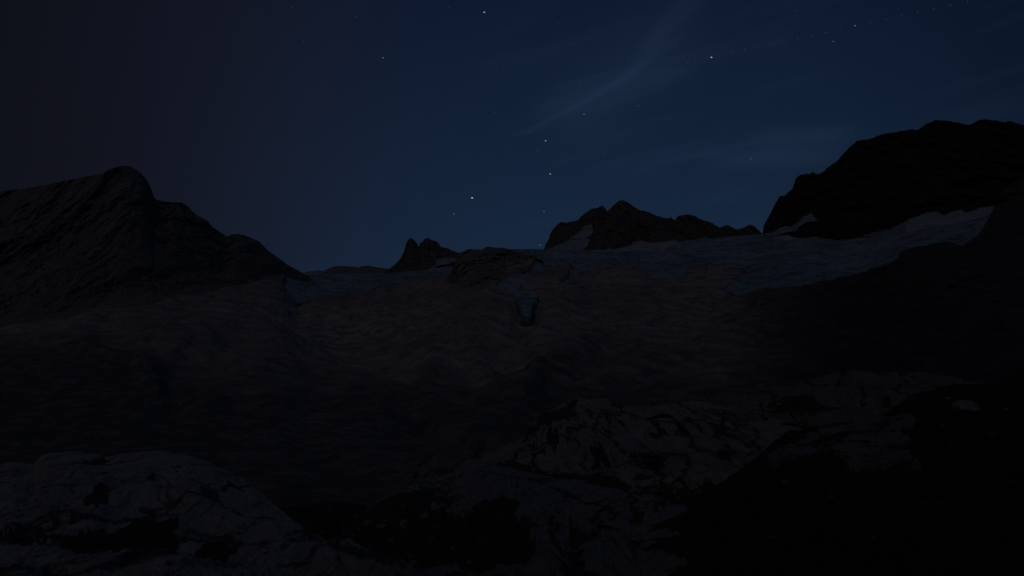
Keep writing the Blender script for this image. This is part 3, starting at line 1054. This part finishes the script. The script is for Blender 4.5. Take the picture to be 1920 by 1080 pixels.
STONE = stone_mat('boulder_limestone', (.20, .19, .18))
STONE_D = stone_mat('boulder_grey', (.19, .187, .182))
protos = [boulder_mesh(s, 1, rs_, zs_) for s, rs_, zs_ in ((1, .8, .6), (2, .7, .75), (3, .9, .5), (4, .75, .66), (5, .85, .8))]
for p in protos:
    p.materials.append(STONE)

protos_d = []
for p in protos[:3]:
    q = p.copy()
    q.materials.clear()
    q.materials.append(STONE_D)
    protos_d.append(q)


def ground_hit(x, y):
    dg = bpy.context.evaluated_depsgraph_get()
    ok, loc, nrm, i_, ob, mtx = S.ray_cast(dg, Vector((x, y, 40)), Vector((0, 0, -1)))
    return loc.z if ok else None


def cam_hit(u, v):
    a, b = ray(u, v)
    dg = bpy.context.evaluated_depsgraph_get()
    ok, loc, nrm, i_, ob, mtx = S.ray_cast(dg, Vector((0, 0, 0)), Vector((float(a), 1, float(b))).normalized())
    return loc if ok else None


bpy.context.view_layer.update()
random.seed(5)


def boulder(u, v, wpx, label, group=None, mesh=None, mat=None, sink=.3, rot=None):
    p = cam_hit(u, v)
    if p is None or p.y > 150:
        return
    r = wpx * p.y / F / 2
    me = mesh or (random.choice(protos_d) if mat is STONE_D else random.choice(protos))
    o = bpy.data.objects.new('boulder', me)
    o.location = (p.x, p.y + r * .4, p.z + r * sink * .6)
    o.scale = (r, r, r)
    o.rotation_euler = (random.uniform(-.2, .2), random.uniform(-.2, .2), random.uniform(0, 6.28) if rot is None else rot)
    COL.objects.link(o)
    tag(o, label, 'boulder', group)


big = boulder_mesh(8, 1, .8, .55)
big.materials.append(STONE_D)
boulders = []
spots = [(795, 975, 26), (690, 985, 20), (715, 990, 24), (757, 990, 30), (660, 1007, 12), (672, 993, 10), (630, 1013, 12), (605, 1000, 10), (575, 985, 8), (645, 960, 9), (722, 978, 12),
         (583, 975, 9), (618, 960, 8), (690, 1030, 10), (735, 1015, 12), (775, 1060, 22), (768, 1045, 14), (620, 950, 7), (655, 1025, 9), (700, 1005, 9), (755, 953, 14), (590, 960, 7),
         (640, 985, 8), (668, 970, 9), (810, 1010, 12), (820, 990, 9), (600, 1018, 9), (675, 1050, 11), (720, 1060, 10), (850, 1030, 13), (880, 1060, 16), (900, 1020, 10), (690, 960, 8),
         (665, 945, 7), (705, 952, 7), (780, 962, 9)]
SG = 'stones in the turf hollow'
for (u, v, w) in spots:
    if (u, v) == (795, 975):
        lb = 'broad pale boulder in the turf hollow, rightmost of the large ones'
    elif (u, v) == (757, 990):
        lb = 'largest pale boulder in the middle of the dark turf hollow'
    elif (u, v) == (715, 990):
        lb = 'pale boulder just left of the largest one in the turf hollow, touching its neighbour'
    elif (u, v) == (690, 985):
        lb = 'leftmost of the row of large pale boulders in the turf hollow'
    elif (u, v) == (775, 1060):
        lb = 'large pale boulder at the bottom edge of the picture in the turf hollow'
    elif w >= 12:
        lb = 'middling pale stone half sunk in the dark turf hollow between the two foreground outcrops'
    else:
        lb = 'tiny pale stone in the dark turf hollow between the two foreground outcrops'
    boulder(u, v, w, lb, SG)
boulder(1818, 777, 58, 'large rounded grey boulder alone on the turf rise at far right', mesh=big, sink=.55, rot=.3)
boulder(1889, 770, 14, 'small grey stone right of the large rounded boulder on the turf rise')
boulder(1779, 752, 16, 'small grey stone left of and above the large rounded boulder')
for (u, v, w, q_) in [(1460, 760, 16, 'second from the left'), (1575, 765, 18, 'third from the left'), (1420, 758, 12, 'leftmost'), (1610, 762, 14, 'rightmost')]:
    boulder(u, v, w, 'small rounded stone on the broken ledges behind the pale cliff, ' + q_, 'stones on the broken ledges')


for (u, v, w, lb) in [(1475, 905, 20, 'flat grey stone in the turf just below the left end of the broad slab'), (1560, 935, 14, 'small grey stone in the turf below the middle of the broad slab'),
                      (1700, 850, 16, 'grey stone in the turf off the right end of the broad slab'), (1768, 800, 12, 'small grey stone below and left of the large rounded boulder'),
                      (1860, 815, 14, 'grey stone in the turf below and right of the large rounded boulder'), (1905, 905, 16, 'grey stone at the right edge of the picture, halfway down the turf'),
                      (1770, 945, 12, 'small pale stone alone in the middle of the near turf slope'), (1640, 1010, 16, 'small grey stone low on the near turf slope'),
                      (1452, 1010, 18, 'grey stone at the lower left rim of the near turf slope'), (1830, 1040, 18, 'grey stone near the bottom right corner')]:
    boulder(u, v, w, lb, mat=STONE_D, sink=.1)

# ------------------------------------------------------------------ turf grass (one mass of blades)
def grass(name, n, ufn, vfn, size, seed):
    rs = np.random.RandomState(seed)
    u = ufn(rs, n)
    v = vfn(rs, n, u)
    ok = v > GR_TOP(u) + 2
    u, v = u[ok], v[ok]
    X, Y, Z = gr_pt(u, v)
    clump = fbm((X, Y, 0 * X), 1.2, 3)
    ok = clump > rs.uniform(-.5, .25, len(u))
    X, Y, Z = X[ok], Y[ok], Z[ok]
    n = len(X)
    hgt = size * rs.uniform(.5, 1.4, n) * np.clip(Y / 12, .8, 2.2)
    wd = .006 * np.clip(Y / 7, 1, 6)
    a = rs.uniform(0, 2 * np.pi, n)
    le = rs.uniform(.1, .7, n)
    ca, sa = np.cos(a), np.sin(a)
    b = rs.uniform(0, 2 * np.pi, n)
    p0 = np.stack([X - ca * wd, Y - sa * wd, Z - .02], -1)
    p1 = np.stack([X + ca * wd, Y + sa * wd, Z - .02], -1)
    p2 = np.stack([X + ca * wd * .6 + np.cos(b) * le * hgt * .35, Y + sa * wd * .6 + np.sin(b) * le * hgt * .35, Z + hgt * .6], -1)
    p3 = np.stack([X + np.cos(b) * le * hgt, Y + np.sin(b) * le * hgt, Z + hgt * (1 - le * .4)], -1)
    co = np.stack([p0, p1, p2, p3], 1).reshape(-1, 3).astype(np.float32)
    i0 = np.arange(n)[:, None] * 4
    q = (i0 + np.array([[0, 1, 2, 3]])).astype(np.int32)
    me = bpy.data.meshes.new(name)
    me.vertices.add(len(co))
    me.vertices.foreach_set('co', co.ravel())
    me.loops.add(q.size)
    me.loops.foreach_set('vertex_index', q.ravel())
    me.polygons.add(n)
    me.polygons.foreach_set('loop_start', np.arange(0, q.size, 4, dtype=np.int32))
    me.polygons.foreach_set('loop_total', np.full(n, 4, np.int32))
    me.update()
    m = M('grass_blades')
    nn = m.noise(.5, 4, .6)
    m.color(m.mix(m.mr(nn, .35, .7), (.020, .023, .016), (.046, .045, .032)))
    me.materials.append(m.m)
    o = bpy.data.objects.new(name, me)
    COL.objects.link(o)
    o['kind'] = 'stuff'
    tag(o, 'short dark alpine grass covering the near slope at right', 'grass')
    return o


grass('grass', 90000, lambda r, n: r.uniform(1330, 2300, n), lambda r, n, u: GR_TOP(u) + (1400 - GR_TOP(u)) * r.uniform(0, 1, n) ** .9, .07, 3)

# ------------------------------------------------------------------ stars
SD = 60000.0


def emis(name, c, s):
    m = bpy.data.materials.new(name)
    m.use_nodes = True
    t = m.node_tree
    t.nodes.clear()
    e = t.nodes.new('ShaderNodeEmission')
    e.inputs[0].default_value = (*c, 1)
    e.inputs[1].default_value = s
    q = t.nodes.new('ShaderNodeOutputMaterial')
    t.links.new(e.outputs[0], q.inputs[0])
    m.cycles.emission_sampling = 'NONE'
    return m


def star(name, u, v, w, h, tilt, mat, label, cat, group):
    a, b = ray(u, v)
    d = Vector((float(a), 1, float(b))).normalized()
    key = mat.name
    me = bpy.data.meshes.get(key + '_m')
    if me is None:
        import bmesh
        bm = bmesh.new()
        bmesh.ops.create_icosphere(bm, subdivisions=2, radius=1)
        me = bpy.data.meshes.new(key + '_m')
        bm.to_mesh(me)
        bm.free()
        me.materials.append(mat)
    o = bpy.data.objects.new(name, me)
    o.location = d * SD
    px = SD / F
    w, h = w * .78, h * .74
    o.scale = (w * px / 2, h * px / 2, h * px / 2)
    o.rotation_euler = (0, math.radians(tilt), -math.atan2(float(a), 1))
    COL.objects.link(o)
    tag(o, label, cat, group)
    return o


ST_W = emis('star_white', (.85, .92, 1), .38)
ST_A = emis('star_orange', (1, .74, .45), .85)
ST_M = emis('star_mid', (.72, .8, .9), .20)
ST_F = emis('star_faint', (.6, .72, .9), .06)
ST_R = emis('star_reddish', (.9, .6, .5), .13)
G_ = 'stars in the night sky'
star('star', 908, 23, 4.2, 2.6, 12, ST_W, 'bright white star at the top of the sky, left of the cloud streak', 'star', G_)
star('star', 885.3, 371, 4.6, 2.4, 4, ST_A, 'bright orange star, lower left of the small column of stars', 'star', G_)
star('star', 1334, 107.5, 4.4, 2.6, 20, ST_W, 'bright bluish star touching the dotted row of lights', 'star', G_)
star('star', 1023, 264, 4, 2, 4, ST_W, 'white star, topmost bright one of the column over the glacier skyline', 'star', G_)
star('star', 1031.6, 326, 4, 2.1, 4, ST_W, 'white star, second bright one down in the column over the glacier skyline', 'star', G_)
star('star', 1020, 396.5, 3.6, 1.8, 3, ST_M, 'white star just up and left of the middle peak', 'star', G_)
star('star', 1012, 459.5, 3.6, 1.8, 2, ST_M, 'star sitting just above the glacier skyline', 'star', G_)
star('star', 850.7, 401.3, 3.4, 1.8, 2, ST_M, 'dim star low left of the orange star, above the twin towers', 'star', G_)
star('star', 718, 108.4, 3.6, 2, 20, ST_M, 'dim solitary star high on the left of the bright top star', 'star', G_)
star('star', 1095, 214, 3.6, 1.8, 6, ST_M, 'dim star just right of the lower end of the cloud streak', 'star', G_)
star('star', 1603, 48, 3.4, 2, 14, ST_M, 'star lying on the dotted row of lights, upper right', 'star', G_)
star('star', 1562.5, 77.5, 3.4, 1.8, 10, ST_R, 'dim reddish star just below the dotted row of lights', 'star', G_)
star('star', 1408, 297.5, 3.4, 1.9, 10, ST_R, 'dim star alone between the middle peak and the right massif', 'star', G_)
star('star', 1196.5, 198, 3.2, 1.6, 10, ST_R, 'faint star right of the cloud streak', 'star', G_)
for (u, v, lb) in [(548, 13, 'very faint star near the top edge, left of centre'), (666, 31, 'very faint star high up, above the dim solitary star'),
                   (569, 77.5, 'faintest star farthest left, level with the dotted row of lights'), (841, 14, 'very faint star at the top, just left of the bright top star'),
                   (1075, 84, 'very faint star between the bright top star and the cloud streak'), (1494, 19.5, 'very faint star above the middle of the dotted row of lights'),
                   (930, 124, 'very faint star below the bright top star, highest of a loose row of three'), (915, 167, 'very faint star below the bright top star, middle of a loose row of three'),
                   (928, 211, 'very faint star below the bright top star, lowest of a loose row of three'), (994, 249, 'very faint star at the lower tip of the cloud streak'),
                   (1011.5, 280, 'very faint star just below the topmost star of the column, right one of a pair'), (925, 362.5, 'very faint star up and right of the bright orange star'),
                   (1047, 387.5, 'very faint star above the left shoulder of the middle peak, higher of two'), (1056, 399, 'very faint star above the left shoulder of the middle peak, lower of two'),
                   (1008, 283, 'very faint star just below the topmost star of the column, left one of a pair'), (1088, 156, 'very faint star inside the upper side of the cloud streak'),
                   (1133, 290, 'very faint star alone high above the middle peak'), (1046, 43, 'very faint star up and right of the bright top star')]:
    star('star', u, v, 3, 1.6, 8, ST_F, lb, 'star', 'very faint stars')
ORD = 'first second third fourth fifth sixth seventh eighth ninth tenth eleventh twelfth thirteenth fourteenth fifteenth sixteenth seventeenth eighteenth nineteenth twentieth'.split()
AL = emis('aircraft_light_glow', (.95, .85, .85), .055)
for i, (x, y) in enumerate([(657, 236), (689, 229), (732, 218), (779, 209), (825, 199), (872, 187), (920, 178), (969, 167), (1020, 156), (1070, 144), (1123, 133), (1176, 122), (1230, 110),
                            (1342, 84), (1402, 72), (1461, 59), (1521, 46), (1582, 33), (1644, 19), (1709, 6)]):
    star('flashing_light', 960 + x / 2, y / 2, 1.9, 1.9, 0, AL, ORD[i] + ' dot from the lower left end of the dotted row of aircraft flashes', 'light', 'dotted row of aircraft flashes')
